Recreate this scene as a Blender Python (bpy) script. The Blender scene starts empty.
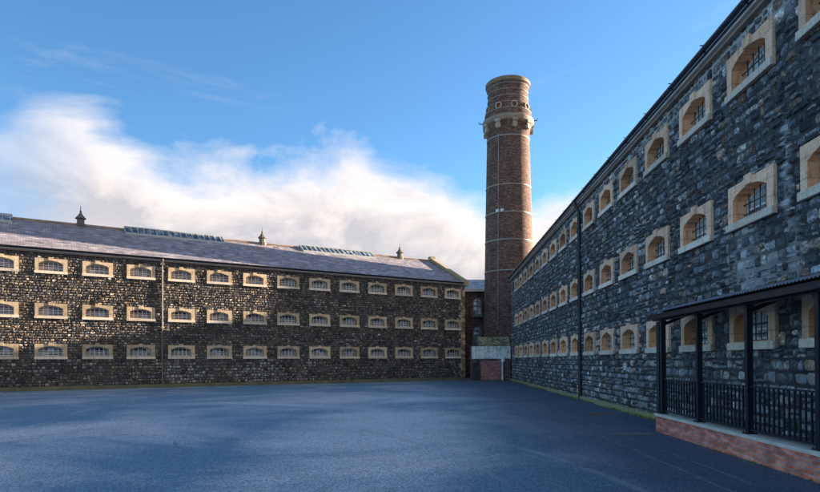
import bpy, bmesh, math, random
from mathutils import Vector, Matrix
random.seed(7)
C = bpy.context.scene.collection
PI = math.pi
EYE = 1.7

# ------------------------------------------------------------------ node helpers
class NT:
    def __init__(s, name):
        s.m = bpy.data.materials.new(name); s.m.use_nodes = True
        s.t = s.m.node_tree; s.t.nodes.clear()
        s.out = s.t.nodes.new('ShaderNodeOutputMaterial')
        s.b = s.t.nodes.new('ShaderNodeBsdfPrincipled')
        s.t.links.new(s.b.outputs[0], s.out.inputs['Surface'])
        s.tc = s.t.nodes.new('ShaderNodeTexCoord')
    def n(s, typ, **kw):
        nd = s.t.nodes.new(typ)
        for k, v in kw.items(): setattr(nd, k, v)
        return nd
    def put(s, sock, v):
        if hasattr(v, 'is_output') or isinstance(v, bpy.types.NodeSocket): s.t.links.new(v, sock)
        elif isinstance(v, (tuple, list)) and len(v) == 3 and sock.type == 'RGBA': sock.default_value = (*v, 1)
        else: sock.default_value = v
    def math(s, op, a, b=None, c=None, clamp=False):
        nd = s.n('ShaderNodeMath', operation=op); nd.use_clamp = clamp
        s.put(nd.inputs[0], a)
        if b is not None: s.put(nd.inputs[1], b)
        if c is not None: s.put(nd.inputs[2], c)
        return nd.outputs[0]
    def mapping(s, vec, scale=(1, 1, 1), loc=(0, 0, 0), rot=(0, 0, 0)):
        nd = s.n('ShaderNodeMapping'); s.put(nd.inputs[0], vec)
        nd.inputs['Scale'].default_value = scale; nd.inputs['Location'].default_value = loc
        nd.inputs['Rotation'].default_value = rot
        return nd.outputs[0]
    def noise(s, vec, scale, detail=4, rough=.55, dist=0, out=0):
        nd = s.n('ShaderNodeTexNoise'); s.put(nd.inputs['Vector'], vec)
        nd.inputs['Scale'].default_value = scale; nd.inputs['Detail'].default_value = detail
        nd.inputs['Roughness'].default_value = rough; nd.inputs['Distortion'].default_value = dist
        return nd.outputs[out]
    def ramp(s, fac, stops, interp='LINEAR'):
        nd = s.n('ShaderNodeValToRGB'); s.put(nd.inputs[0], fac)
        cr = nd.color_ramp; cr.interpolation = interp
        while len(cr.elements) > 1: cr.elements.remove(cr.elements[-1])
        for i, (p, c) in enumerate(stops):
            e = cr.elements[0] if i == 0 else cr.elements.new(p)
            e.position = p
            e.color = (c, c, c, 1) if isinstance(c, (int, float)) else (*c, 1)
        return nd.outputs[0]
    def mix(s, fac, a, b, blend='MIX'):
        nd = s.n('ShaderNodeMix', data_type='RGBA', blend_type=blend)
        s.put(nd.inputs[0], fac); s.put(nd.inputs[6], a); s.put(nd.inputs[7], b)
        return nd.outputs[2]
    def sep(s, vec):
        nd = s.n('ShaderNodeSeparateXYZ'); s.put(nd.inputs[0], vec); return nd.outputs
    def comb(s, x, y, z):
        nd = s.n('ShaderNodeCombineXYZ')
        for i, v in enumerate((x, y, z)): s.put(nd.inputs[i], v)
        return nd.outputs[0]
    def bump(s, h, strength=.5, dist=.02, prev=None):
        nd = s.n('ShaderNodeBump'); nd.inputs['Strength'].default_value = strength
        nd.inputs['Distance'].default_value = dist; s.put(nd.inputs['Height'], h)
        if prev is not None: s.t.links.new(prev, nd.inputs['Normal'])
        return nd.outputs[0]
    def set(s, **kw):
        for k, v in kw.items(): s.put(s.b.inputs[k], v)

def simple(name, col, rough=.6, metal=0, var=.25, vscale=3.0, bump=0, bscale=60, spec=.4):
    k = NT(name); o = k.tc.outputs['Object']
    f = k.noise(o, vscale, 6, .65)
    f = k.math('MULTIPLY_ADD', f, 2 * var * 1.6, 1 - var * 1.6)
    c = k.mix(1.0, col, k.comb(f, f, f), 'MULTIPLY')
    k.set(**{'Base Color': c, 'Roughness': rough, 'Metallic': metal, 'Specular IOR Level': spec})
    if bump:
        k.set(Normal=k.bump(k.noise(o, bscale, 4, .7), bump, .01))
    return k.m

def blob(k, x, z, cx, cz, rx, rz):
    """soft elliptical mask in wall coordinates"""
    a = k.math('DIVIDE', k.math('SUBTRACT', x, cx), rx); b = k.math('DIVIDE', k.math('SUBTRACT', z, cz), rz)
    d = k.math('ADD', k.math('POWER', k.math('ABSOLUTE', a), 2.0), k.math('POWER', k.math('ABSOLUTE', b), 2.0))
    return k.math('SUBTRACT', 1.0, d, clamp=True)

def rubble(name, size, palette, mortar, blooms=(), darks=(), bumpd=.05, bloomcol=(.62, .64, .63), joint=.035, asp=1.35):
    """random rubble masonry in the wall's own x / z coordinates"""
    k = NT(name); o = k.tc.outputs['Object']
    x, y, z = k.sep(o)[:3]
    h = k.math('ADD', x, y)
    base = k.comb(h, k.math('MULTIPLY', z, asp), 0.0)
    w = k.noise(base, 2.2 / size * .3, 3, .6, out=1)
    w = k.n('ShaderNodeVectorMath', operation='SUBTRACT'); 
    nz = k.noise(base, 1.1 / size, 3, .6, out=1)
    k.put(w.inputs[0], nz); w.inputs[1].default_value = (.5, .5, .5)
    sc = k.n('ShaderNodeVectorMath', operation='SCALE'); k.put(sc.inputs[0], w.outputs[0]); sc.inputs['Scale'].default_value = size * .42
    ad = k.n('ShaderNodeVectorMath', operation='ADD'); k.put(ad.inputs[0], base); k.put(ad.inputs[1], sc.outputs[0])
    vec = ad.outputs[0]
    def vor(feature, scale, rnd=.85):
        v = k.n('ShaderNodeTexVoronoi', voronoi_dimensions='2D', feature=feature)
        k.put(v.inputs['Vector'], vec); v.inputs['Scale'].default_value = scale; v.inputs['Randomness'].default_value = rnd
        return v
    S = 1 / size
    v1 = vor('F1', S); e1 = vor('DISTANCE_TO_EDGE', S)
    edge = e1.outputs['Distance']
    r = k.sep(v1.outputs['Color'])
    # colour per stone
    col = k.ramp(r[0], palette, 'CONSTANT')
    fine = k.noise(vec, 7 / size * .5, 8, .72)
    fm = k.ramp(fine, [(.30, .18), (.5, .95), (.70, 2.5)])
    col = k.mix(1.0, col, fm, 'MULTIPLY')
    bri = k.math('MULTIPLY_ADD', r[1], 1.0, .5)
    col = k.mix(1.0, col, k.comb(bri, bri, bri), 'MULTIPLY')
    big = k.ramp(k.noise(base, .35, 5, .6), [(.3, .72), (.7, 1.3)])
    col = k.mix(1.0, col, big, 'MULTIPLY')
    mn = k.noise(base, 2.5, 4, .6)
    jw = k.math('MULTIPLY_ADD', mn, joint * 1.6, joint * .2)
    js = k.math('DIVIDE', edge, jw, clamp=True)
    mcol = k.mix(k.ramp(k.noise(base, .8, 5, .65), [(.38, 0.0), (.66, 1.0)]), tuple(c * .45 for c in mortar), tuple(c * 1.35 for c in mortar))
    js2 = k.math('SMOOTH_MIN', js, 1.0, .3)
    gap = k.math('DIVIDE', edge, k.math('MULTIPLY', jw, .45), clamp=True)
    mcol = k.mix(k.math('SUBTRACT', 1.0, gap), mcol, tuple(c * .10 for c in mortar))
    col = k.mix(js, mcol, col)
    if blooms:
        tot = None
        for (cx, cz, rx, rz, st) in blooms:
            m = k.math('MULTIPLY', blob(k, h, z, cx, cz, rx, rz), st)
            tot = m if tot is None else k.math('MAXIMUM', tot, m)
        nn = k.noise(vec, 5.0, 6, .7)
        sel = k.math('MULTIPLY', tot, k.ramp(k.math('ADD', k.math('MULTIPLY', nn, .7), k.math('MULTIPLY', r[2], .45)), [(.50, 0), (.60, 1.0)]))
        col = k.mix(sel, col, bloomcol)
    if darks:
        tot = None
        for (x0, z0, x1, z1) in darks:
            cx, cz, rx, rz = (x0 + x1) / 2, (z0 + z1) / 2, (x1 - x0) / 2, (z1 - z0) / 2
            wob = k.math('MULTIPLY', k.math('SUBTRACT', k.noise(base, 3.0, 2), .5), .35)
            a = k.math('SUBTRACT', rx, k.math('ABSOLUTE', k.math('SUBTRACT', k.math('ADD', h, wob), cx)))
            b = k.math('SUBTRACT', rz, k.math('ABSOLUTE', k.math('SUBTRACT', k.math('ADD', z, wob), cz)))
            m = k.math('MULTIPLY', k.math('MINIMUM', a, b), 12.0, clamp=True)
            tot = m if tot is None else k.math('MAXIMUM', tot, m)
        col = k.mix(k.math('MULTIPLY', tot, .8), col, (.05, .06, .075))
    # relief
    pillow = k.ramp(edge, [(0, 0), (.06, .45), (.2, .8), (.5, 1.0)])
    hgt = k.math('ADD', k.math('MULTIPLY', pillow, k.math('MULTIPLY_ADD', r[1], .7, .5)), k.math('MULTIPLY', fine, .75))
    nrm = k.bump(hgt, 1.0, bumpd)
    k.set(**{'Base Color': col, 'Roughness': k.math('MULTIPLY_ADD', fine, .3, .55), 'Normal': nrm, 'Specular IOR Level': .35})
    return k.m

# ------------------------------------------------------------------ materials
PAL_R = [(0, (.036, .044, .054)), (.14, (.070, .080, .092)), (.32, (.110, .124, .136)), (.46, (.140, .148, .156)),
         (.58, (.052, .058, .066)), (.70, (.17, .175, .18)), (.80, (.17, .125, .090)), (.88, (.24, .18, .135)), (.95, (.25, .235, .215)), (.985, (.36, .345, .32))]
PAL_L = [(0, (.055, .060, .068)), (.16, (.085, .086, .090)), (.32, (.14, .110, .085)), (.46, (.075, .086, .10)),
         (.60, (.18, .135, .098)), (.72, (.11, .115, .122)), (.84, (.19, .145, .105)), (.95, (.25, .205, .16))]
M = {}
# bloom list is (x, z, rx, rz, strength) in the wing's own coordinates; the right wing runs along x = -distance

def stone_mat(name, palette, blooms=(), bloomcol=(.52, .55, .56), contrast=1.0, tone=1.0):
    """rough stone face: colour picked per stone, weathered by noise that ignores the light"""
    k = NT(name); o = k.tc.outputs['Object']; x, y, z = k.sep(o)[:3]
    at = k.n('ShaderNodeAttribute', attribute_name='stone'); r = k.sep(at.outputs['Vector'])
    col = k.ramp(r[0], palette, 'LINEAR')
    off = k.n('ShaderNodeVectorMath', operation='MULTIPLY_ADD'); k.put(off.inputs[0], at.outputs['Vector']); off.inputs[1].default_value = (9, 9, 9); k.put(off.inputs[2], o)
    v = off.outputs[0]
    fine = k.noise(v, 15, 8, .82); mid = k.noise(v, 4.5, 5, .65)
    col = k.mix(1.0, col, k.ramp(fine, [(.35, .16), (.5, .9), (.64, 2.6)]), 'MULTIPLY')
    col = k.mix(1.0, col, k.ramp(mid, [(.32, .55), (.68, 1.5)]), 'MULTIPLY')
    b = k.math('MULTIPLY_ADD', k.math('POWER', r[1], 1.4), 1.15 * tone, .42 * tone); col = k.mix(1.0, col, k.comb(b, b, b), 'MULTIPLY')
    big = k.ramp(k.noise(o, .3, 5, .6), [(.3, .75), (.7, 1.28)]); col = k.mix(1.0, col, big, 'MULTIPLY')
    if blooms:
        tot = None
        for (cx, cz, rx, rz, st) in blooms:
            m = k.math('MULTIPLY', blob(k, x, z, cx, cz, rx, rz), st); tot = m if tot is None else k.math('MAXIMUM', tot, m)
        nn = k.noise(o, 9.0, 7, .75)
        sel = k.math('MULTIPLY', tot, k.ramp(k.math('ADD', k.math('MULTIPLY', nn, .55), k.math('MULTIPLY', r[2], .7)), [(.60, 0), (.70, .9)]))
        col = k.mix(sel, col, bloomcol)
    hgt = k.math('ADD', k.math('MULTIPLY', fine, .6), k.math('MULTIPLY', mid, 1.0))
    k.set(**{'Base Color': col, 'Roughness': k.math('MULTIPLY_ADD', fine, .35, .5), 'Normal': k.bump(hgt, 1.0, .045), 'Specular IOR Level': .35})
    return k.m
def mortar_mat(name, ca, cb, blooms=()):
    k = NT(name); o = k.tc.outputs['Object']; x, y, z = k.sep(o)[:3]
    c = k.mix(k.ramp(k.noise(o, 1.1, 6, .7), [(.4, 0), (.62, 1)]), ca, cb)
    c = k.mix(1.0, c, k.ramp(k.noise(o, 18, 4, .7), [(.3, .5), (.7, 1.4)]), 'MULTIPLY')
    for (cx, cz, rx, rz, st) in blooms:
        c = k.mix(k.math('MULTIPLY', blob(k, x, z, cx, cz, rx, rz), st, clamp=True), c, (.55, .56, .55))
    k.set(**{'Base Color': c, 'Roughness': .9, 'Normal': k.bump(k.noise(o, 30, 5, .7), .8, .02)})
    return k.m
BL_R = [(-10.55, 5.0, .20, 1.6, 1.15), (-10.35, 3.5, .3, 1.0, .72), (-12.15, 3.6, .75, 1.1, 1.25), (-11.4, 3.2, 1.4, .8, .62), (-27.4, 1.3, .8, 1.5, .8),
        (-16.5, 1.3, 3.5, 1.0, .3), (-19.0, .6, 6, .8, .4), (-10, 1.2, 5, 1.0, .45)]
BL_L = [(8.5, .9, 1.5, 1.3, 1.0), (13.8, 1.0, 2.5, 1.1, .85), (17.5, 1.2, 1.5, 1.6, .5)]
M['stone_near'] = stone_mat('basalt_stone', PAL_R, BL_R, tone=1.45)
M['mortar_near'] = mortar_mat('grey_mortar', (.022, .026, .030), (.085, .09, .095), [(-14, 8.45, 30, .75, .9)] + [(a, b, c_ * .8, d_ * .8, .4) for a, b, c_, d_, e_ in BL_R[:4]])
M['stone_far'] = stone_mat('weathered_stone', PAL_L, BL_L, bloomcol=(.45, .46, .46), tone=1.15)
M['mortar_far'] = mortar_mat('brown_mortar', (.03, .028, .026), (.11, .095, .07), [])
def dressed(name, col, col2, bumps=.5, arch=False):
    k = NT(name); o = k.tc.outputs['Object']
    oi = k.n('ShaderNodeObjectInfo').outputs['Random']
    off = k.n('ShaderNodeVectorMath', operation='ADD'); k.put(off.inputs[0], o)
    k.put(off.inputs[1], k.comb(k.math('MULTIPLY', oi, 37.0), 0.0, k.math('MULTIPLY', oi, 91.0)))
    v = off.outputs[0]
    f = k.ramp(k.noise(v, 2.4, 6, .68), [(.3, 0), (.7, 1)])
    c = k.mix(f, col, col2)
    st = k.ramp(k.noise(k.mapping(v, (5, 5, 1.2)), 2.0, 6, .7), [(.52, 0), (.72, 1)])
    c = k.mix(k.math('MULTIPLY', st, .75), c, tuple(q * .26 for q in col))
    sp = k.ramp(k.noise(v, 28, 3, .7), [(.30, .55), (.45, 1.0), (.8, 1.12)])
    c = k.mix(1.0, c, sp, 'MULTIPLY')
    # block joints across the surround
    x, y, z = k.sep(o)[:3]
    jm = k.math('FRACT', k.math('MULTIPLY_ADD', z, 2.9, .05)); 
    jj = k.ramp(jm, [(0, .5), (.05, 1.0), (.95, 1.0), (1.0, .5)])
    c = k.mix(.7, c, k.mix(1.0, c, jj, 'MULTIPLY'))
    if arch:
        ja = k.ramp(k.math('FRACT', k.math('MULTIPLY', x, 5.3)), [(0, .35), (.07, 1.0), (.93, 1.0), (1.0, .35)])
        c = k.mix(k.math('GREATER_THAN', z, .61), c, k.mix(1.0, c, ja, 'MULTIPLY'))
    tint = k.math('MULTIPLY_ADD', oi, .42, .74)
    c = k.mix(1.0, c, k.comb(tint, tint, tint), 'MULTIPLY')
    k.set(**{'Base Color': c, 'Roughness': .8, 'Normal': k.bump(k.noise(v, 26, 5, .7), bumps, .02), 'Specular IOR Level': .25})
    return k.m
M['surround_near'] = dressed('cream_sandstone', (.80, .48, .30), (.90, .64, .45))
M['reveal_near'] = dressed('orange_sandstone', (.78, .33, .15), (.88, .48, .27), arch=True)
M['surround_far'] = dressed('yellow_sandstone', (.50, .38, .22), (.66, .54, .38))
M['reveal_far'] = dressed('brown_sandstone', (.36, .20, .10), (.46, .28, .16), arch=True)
M['sill_white'] = dressed('pale_sill_stone', (.70, .58, .44), (.84, .76, .64))
M['frame'] = simple('pale_window_paint', (.78, .80, .80), .5, var=.2, vscale=9)
M['skyframe'] = simple('skylight_paint', (.42, .47, .46), .5, var=.4, vscale=5)
M['iron'] = simple('dark_painted_iron', (.018, .024, .034), .38, .3, var=.35, vscale=5, bump=.1)
M['iron_gutter'] = simple('gutter_iron', (.030, .038, .050), .36, .2, var=.3, vscale=1.2)
M['pipe_grey'] = simple('grey_pipe_paint', (.16, .15, .135), .5, .1, var=.3)
k = NT('painted_sky_glass'); o = k.tc.outputs['Object']
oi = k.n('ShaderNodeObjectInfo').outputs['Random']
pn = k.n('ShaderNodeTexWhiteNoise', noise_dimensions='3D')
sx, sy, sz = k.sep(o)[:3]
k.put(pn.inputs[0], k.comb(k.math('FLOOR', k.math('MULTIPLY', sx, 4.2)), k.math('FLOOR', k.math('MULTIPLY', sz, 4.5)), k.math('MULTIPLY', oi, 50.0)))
pc = k.ramp(pn.outputs[0], [(0, (.10, .13, .16)), (.25, (.25, .33, .40)), (.55, (.55, .65, .74)), (1, (.85, .88, .90))])  # pane colours lightened to stand in for reflected sky
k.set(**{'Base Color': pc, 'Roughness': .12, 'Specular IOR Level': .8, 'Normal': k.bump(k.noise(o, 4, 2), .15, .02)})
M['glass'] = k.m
k = NT('old_dark_glass'); o = k.tc.outputs['Object']
pn = k.n('ShaderNodeTexWhiteNoise', noise_dimensions='3D'); oi = k.n('ShaderNodeObjectInfo').outputs['Random']; sx, sy, sz = k.sep(o)[:3]
k.put(pn.inputs[0], k.comb(k.math('FLOOR', k.math('MULTIPLY', sx, 4.2)), k.math('FLOOR', k.math('MULTIPLY', sz, 4.5)), k.math('MULTIPLY', oi, 50.0)))
k.set(**{'Base Color': k.ramp(pn.outputs[0], [(0, (.02, .028, .035)), (.6, (.07, .09, .11)), (.85, (.2, .25, .29)), (1, (.5, .55, .58))]), 'Roughness': .1, 'Specular IOR Level': .6})
M['glass_dark'] = k.m

def slate(name, ca, cb, cw=.3, ch=.19):
    k = NT(name); uv = k.tc.outputs['UV']
    bt = k.n('ShaderNodeTexBrick'); k.put(bt.inputs['Vector'], uv)
    bt.inputs['Scale'].default_value = 1; bt.inputs['Brick Width'].default_value = cw; bt.inputs['Row Height'].default_value = ch
    bt.inputs['Mortar Size'].default_value = .008; bt.inputs['Bias'].default_value = 0
    k.put(bt.inputs['Color1'], ca); k.put(bt.inputs['Color2'], cb); k.put(bt.inputs['Mortar'], (.03, .03, .035))
    f = k.ramp(k.noise(uv, 1.6, 8, .72), [(.3, .62), (.7, 1.5)])
    c = k.mix(1.0, bt.outputs['Color'], f, 'MULTIPLY')
    wn = k.n('ShaderNodeTexWhiteNoise', noise_dimensions='2D'); ux, uy, _u = k.sep(uv)[:3]
    k.put(wn.inputs[0], k.comb(k.math('FLOOR', k.math('DIVIDE', ux, cw * 1.6)), k.math('FLOOR', k.math('DIVIDE', uy, ch)), 0.0))
    c = k.mix(1.0, c, k.ramp(wn.outputs[0], [(0, .55), (.1, .85), (.85, 1.1), (.97, 1.7)]), 'MULTIPLY')
    gr = k.ramp(k.noise(k.mapping(uv, (2.2, .35, 1)), 1.5, 5, .7), [(.5, 0), (.7, 1)])
    c = k.mix(k.math('MULTIPLY', gr, .35), c, (.22, .20, .17))
    hgt = k.math('ADD', bt.outputs['Fac'], k.math('MULTIPLY', k.noise(uv, 6, 4, .7), -.8))
    k.set(**{'Base Color': c, 'Roughness': .55, 'Normal': k.bump(hgt, -.8, .012), 'Specular IOR Level': .45})
    return k.m
M['slate'] = slate('roof_slate', (.19, .185, .215), (.30, .27, .285))
M['slate_blue'] = slate('blue_slate', (.22, .29, .37), (.32, .40, .47))

def brick(name, c1, c2, mortar, bw=.225, bh=.075, ms=.01, uvm=True, white=0.0, dirt=.5, vary=1.0):
    k = NT(name); uv = k.tc.outputs['UV'] if uvm else k.tc.outputs['Object']
    if not uvm:
        x, y, z = k.sep(uv)[:3]; uv = k.comb(k.math('ADD', x, y), z, 0.0)
    bt = k.n('ShaderNodeTexBrick'); k.put(bt.inputs['Vector'], uv)
    bt.inputs['Scale'].default_value = 1; bt.inputs['Brick Width'].default_value = bw; bt.inputs['Row Height'].default_value = bh
    bt.inputs['Mortar Size'].default_value = ms; bt.inputs['Mortar Smooth'].default_value = .2; bt.inputs['Bias'].default_value = -.1
    k.put(bt.inputs['Color1'], c1); k.put(bt.inputs['Color2'], c2); k.put(bt.inputs['Mortar'], mortar)
    c = bt.outputs['Color']
    pal = k.ramp(k.noise(k.mapping(uv, (1 / bw, 1 / bh, 1)), .75, 1, .5), [(.3, .35), (.5, 1), (.66, 2.0)])
    c = k.mix(vary, c, k.mix(1.0, c, pal, 'MULTIPLY'))
    f = k.ramp(k.noise(uv, .9, 8, .7), [(.3, 1 - dirt), (.7, 1 + dirt)])
    c = k.mix(1.0, c, f, 'MULTIPLY')
    if white:
        wm = k.ramp(k.noise(uv, 3.2, 7, .72), [(.55, 0), (.68, 1)])
        c = k.mix(k.math('MULTIPLY', wm, white), c, (.55, .5, .47))
    hgt = k.math('ADD', k.math('MULTIPLY', bt.outputs['Fac'], -1.0), k.math('MULTIPLY', k.noise(uv, 30, 4, .7), .7))
    k.set(**{'Base Color': c, 'Roughness': .85, 'Normal': k.bump(hgt, .9, .012), 'Specular IOR Level': .2})
    return k.m
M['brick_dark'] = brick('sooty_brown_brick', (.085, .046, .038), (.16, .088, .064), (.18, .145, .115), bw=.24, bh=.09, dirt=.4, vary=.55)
M['brick_red'] = brick('worn_red_brick', (.58, .15, .09), (.70, .27, .17), (.34, .29, .27), uvm=False, white=.35, dirt=.22, vary=.45)
M['brick_panel'] = brick('red_brick_infill', (.38, .11, .09), (.52, .18, .15), (.38, .27, .24), uvm=False, white=.3, dirt=.3, vary=.4)
M['moss_brick'] = brick('mossy_brick', (.16, .15, .09), (.24, .25, .13), (.14, .13, .11), uvm=False, dirt=.55)
M['brick_purple'] = brick('dark_purplish_brick', (.085, .06, .06), (.13, .085, .08), (.12, .11, .10), uvm=False, dirt=.4)  # dark purplish tone is the brick's own colour
M['stone_band'] = dressed('buff_stone_band', (.19, .145, .10), (.29, .23, .16))
M['boss_stone'] = dressed('boss_stone', (.34, .27, .19), (.48, .40, .29))
M['steel_band'] = simple('galvanised_strap', (.27, .26, .235), .5, .2, var=.5, vscale=1.5)
M['moss'] = None
k = NT('mossy_concrete'); o = k.tc.outputs['Object']
f = k.ramp(k.noise(o, 1.3, 7, .7), [(.35, 0), (.62, 1)])
c = k.mix(f, (.30, .28, .20), (.34, .35, .12))
c = k.mix(k.ramp(k.noise(o, 9, 5, .7), [(.5, 0), (.7, 1)]), c, (.13, .14, .07))
k.set(**{'Base Color': c, 'Roughness': .95, 'Normal': k.bump(k.noise(o, 22, 6, .7), .8, .03)})
M['moss'] = k.m
M['plinth_dark'] = simple('damp_plinth_stone', (.15, .145, .085), .9, var=.5, vscale=1.4, bump=.7, bscale=14)
M['coping'] = simple('grey_coping_concrete', (.58, .56, .48), .8, var=.3, vscale=2.5, bump=.5, bscale=30)
M['gable_coping'] = simple('mossy_gable_stone', (.36, .30, .17), .9, var=.4, vscale=2, bump=.5, bscale=20)
M['cornice'] = simple('brown_eaves_stone', (.30, .22, .165), .85, var=.45, vscale=2.2, bump=.6, bscale=14)
M['white_line'] = simple('pale_fascia_paint', (.60, .57, .52), .6, var=.3, vscale=1.3)
k = NT('flaking_white_paint'); o = k.tc.outputs['Object']
c = k.mix(k.ramp(k.noise(k.mapping(o, (1, 1, .5)), 4.0, 6, .7), [(.45, 0), (.62, 1)]), (.86, .85, .82), (.45, .44, .42))
k.set(**{'Base Color': c, 'Roughness': .7})
M['white_paint'] = k.m
M['quoin'] = rubble('quoin_stone', .34, [(0, (.28, .21, .13)), (.3, (.42, .31, .19)), (.6, (.20, .155, .11)), (.8, (.52, .40, .26))], (.10, .09, .07), bumpd=.03, joint=.05, asp=1.2)
M['black'] = simple('unlit_interior', (.012, .012, .014), .8, var=.2)
M['door'] = simple('dark_door_paint', (.03, .028, .028), .6, var=.4)
M['cupola'] = simple('weathered_lead', (.13, .115, .09), .7, var=.4, vscale=3)
M['corrugated'] = simple('galvanised_sheet', (.28, .32, .37), .42, .5, var=.3, vscale=1.5)
M['floor_conc'] = simple('walkway_concrete', (.16, .16, .155), .85, var=.3, vscale=2, bump=.3)

k = NT('yard_asphalt'); o = k.tc.outputs['Object']
x, y, z = k.sep(o)[:3]
big = k.noise(o, .085, 6, .62, dist=.8)
pn_ = k.noise(k.mapping(o, (.16, .16, 1), loc=(3.1, 1.7, 0)), 1.0, 9, .70, dist=.9)
worn = k.math('MAXIMUM', k.math('MAXIMUM', blob(k, x, y, -.8, 14, 3.2, 9), k.math('MULTIPLY', blob(k, x, y, -8, 13, 4.5, 6), .8)), k.math('MULTIPLY', blob(k, x, y, -3.0, 27, 9, 7), .6))
pale = k.ramp(k.math('ADD', pn_, k.math('MULTIPLY', worn, .28)), [(.47, 0), (.72, 1)])
fine = k.noise(o, 75, 4, .8); mott = k.noise(o, 11, 7, .9)
grain = k.n('ShaderNodeTexVoronoi'); k.put(grain.inputs['Vector'], o); grain.inputs['Scale'].default_value = 62
c = k.mix(k.ramp(big, [(.3, 0), (.7, 1)]), (.070, .175, .265), (.095, .215, .315))
c = k.mix(k.math('MULTIPLY', pale, .62), c, (.58, .61, .64))
# the right-hand strip beside the wing is blended towards a darker tone
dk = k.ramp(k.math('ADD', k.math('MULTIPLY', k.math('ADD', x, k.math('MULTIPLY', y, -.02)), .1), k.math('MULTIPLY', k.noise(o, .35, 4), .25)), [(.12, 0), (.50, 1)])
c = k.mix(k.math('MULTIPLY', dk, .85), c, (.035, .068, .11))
sp = k.ramp(k.math('ADD', k.math('MULTIPLY', fine, .6), k.math('MULTIPLY', k.sep(grain.outputs['Color'])[0], .4)), [(.30, .3), (.5, .95), (.68, 2.0)])
c = k.mix(1.0, c, sp, 'MULTIPLY')
c = k.mix(1.0, c, k.ramp(mott, [(.34, .6), (.44, .97), (.58, 1.03), (.70, 1.3)]), 'MULTIPLY')
# seams of a refilled service trench running along the wing
for off, w in ((3.98, .035), (4.48, .03)):
    wob = k.math('MULTIPLY', k.math('SUBTRACT', k.noise(o, .6, 4), .5), .25)
    dd = k.math('ABSOLUTE', k.math('SUBTRACT', k.math('ADD', k.math('SUBTRACT', x, k.math('MULTIPLY', y, .022)), wob), off))
    s_ = k.math('MULTIPLY', k.math('SUBTRACT', 1.0, k.math('DIVIDE', dd, w), clamp=True), k.ramp(k.noise(o, 1.4, 4), [(.4, 0), (.55, .8)]))
    c = k.mix(s_, c, (.27, .25, .22))
# old tyre arcs
for (cx, cy, rr, w) in ((-14.0, 6.0, 15.5, .10), (-14.0, 6.0, 17.1, .12), (-2.0, 44.0, 23.0, .12)):
    dd = k.math('SQRT', k.math('ADD', k.math('POWER', k.math('ABSOLUTE', k.math('SUBTRACT', x, cx)), 2.0), k.math('POWER', k.math('ABSOLUTE', k.math('SUBTRACT', y, cy)), 2.0)))
    s_ = k.math('SUBTRACT', 1.0, k.math('DIVIDE', k.math('ABSOLUTE', k.math('SUBTRACT', dd, rr)), w), clamp=True)
    s_ = k.math('MULTIPLY', s_, k.ramp(k.noise(o, .5, 5), [(.42, 0), (.60, .75)]))
    c = k.mix(s_, c, (.28, .32, .38))
crk = k.n('ShaderNodeTexVoronoi', feature='DISTANCE_TO_EDGE')
cv = k.n('ShaderNodeVectorMath', operation='ADD'); k.put(cv.inputs[0], o); k.put(cv.inputs[1], k.noise(o, .8, 5, .6, out=1))
k.put(crk.inputs['Vector'], cv.outputs[0]); crk.inputs['Scale'].default_value = .17
cm = k.math('MULTIPLY', k.ramp(crk.outputs['Distance'], [(0, 1), (.006, 0)]), k.ramp(k.noise(o, .2, 3), [(.5, 0), (.6, .7)]))
c = k.mix(cm, c, (.012, .016, .024))
rg = k.math('SUBTRACT', .62, k.math('MULTIPLY', pale, .12))
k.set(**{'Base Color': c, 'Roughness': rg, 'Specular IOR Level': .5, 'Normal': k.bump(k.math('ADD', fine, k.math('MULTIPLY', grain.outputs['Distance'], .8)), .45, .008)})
M['asphalt'] = k.m

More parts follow.
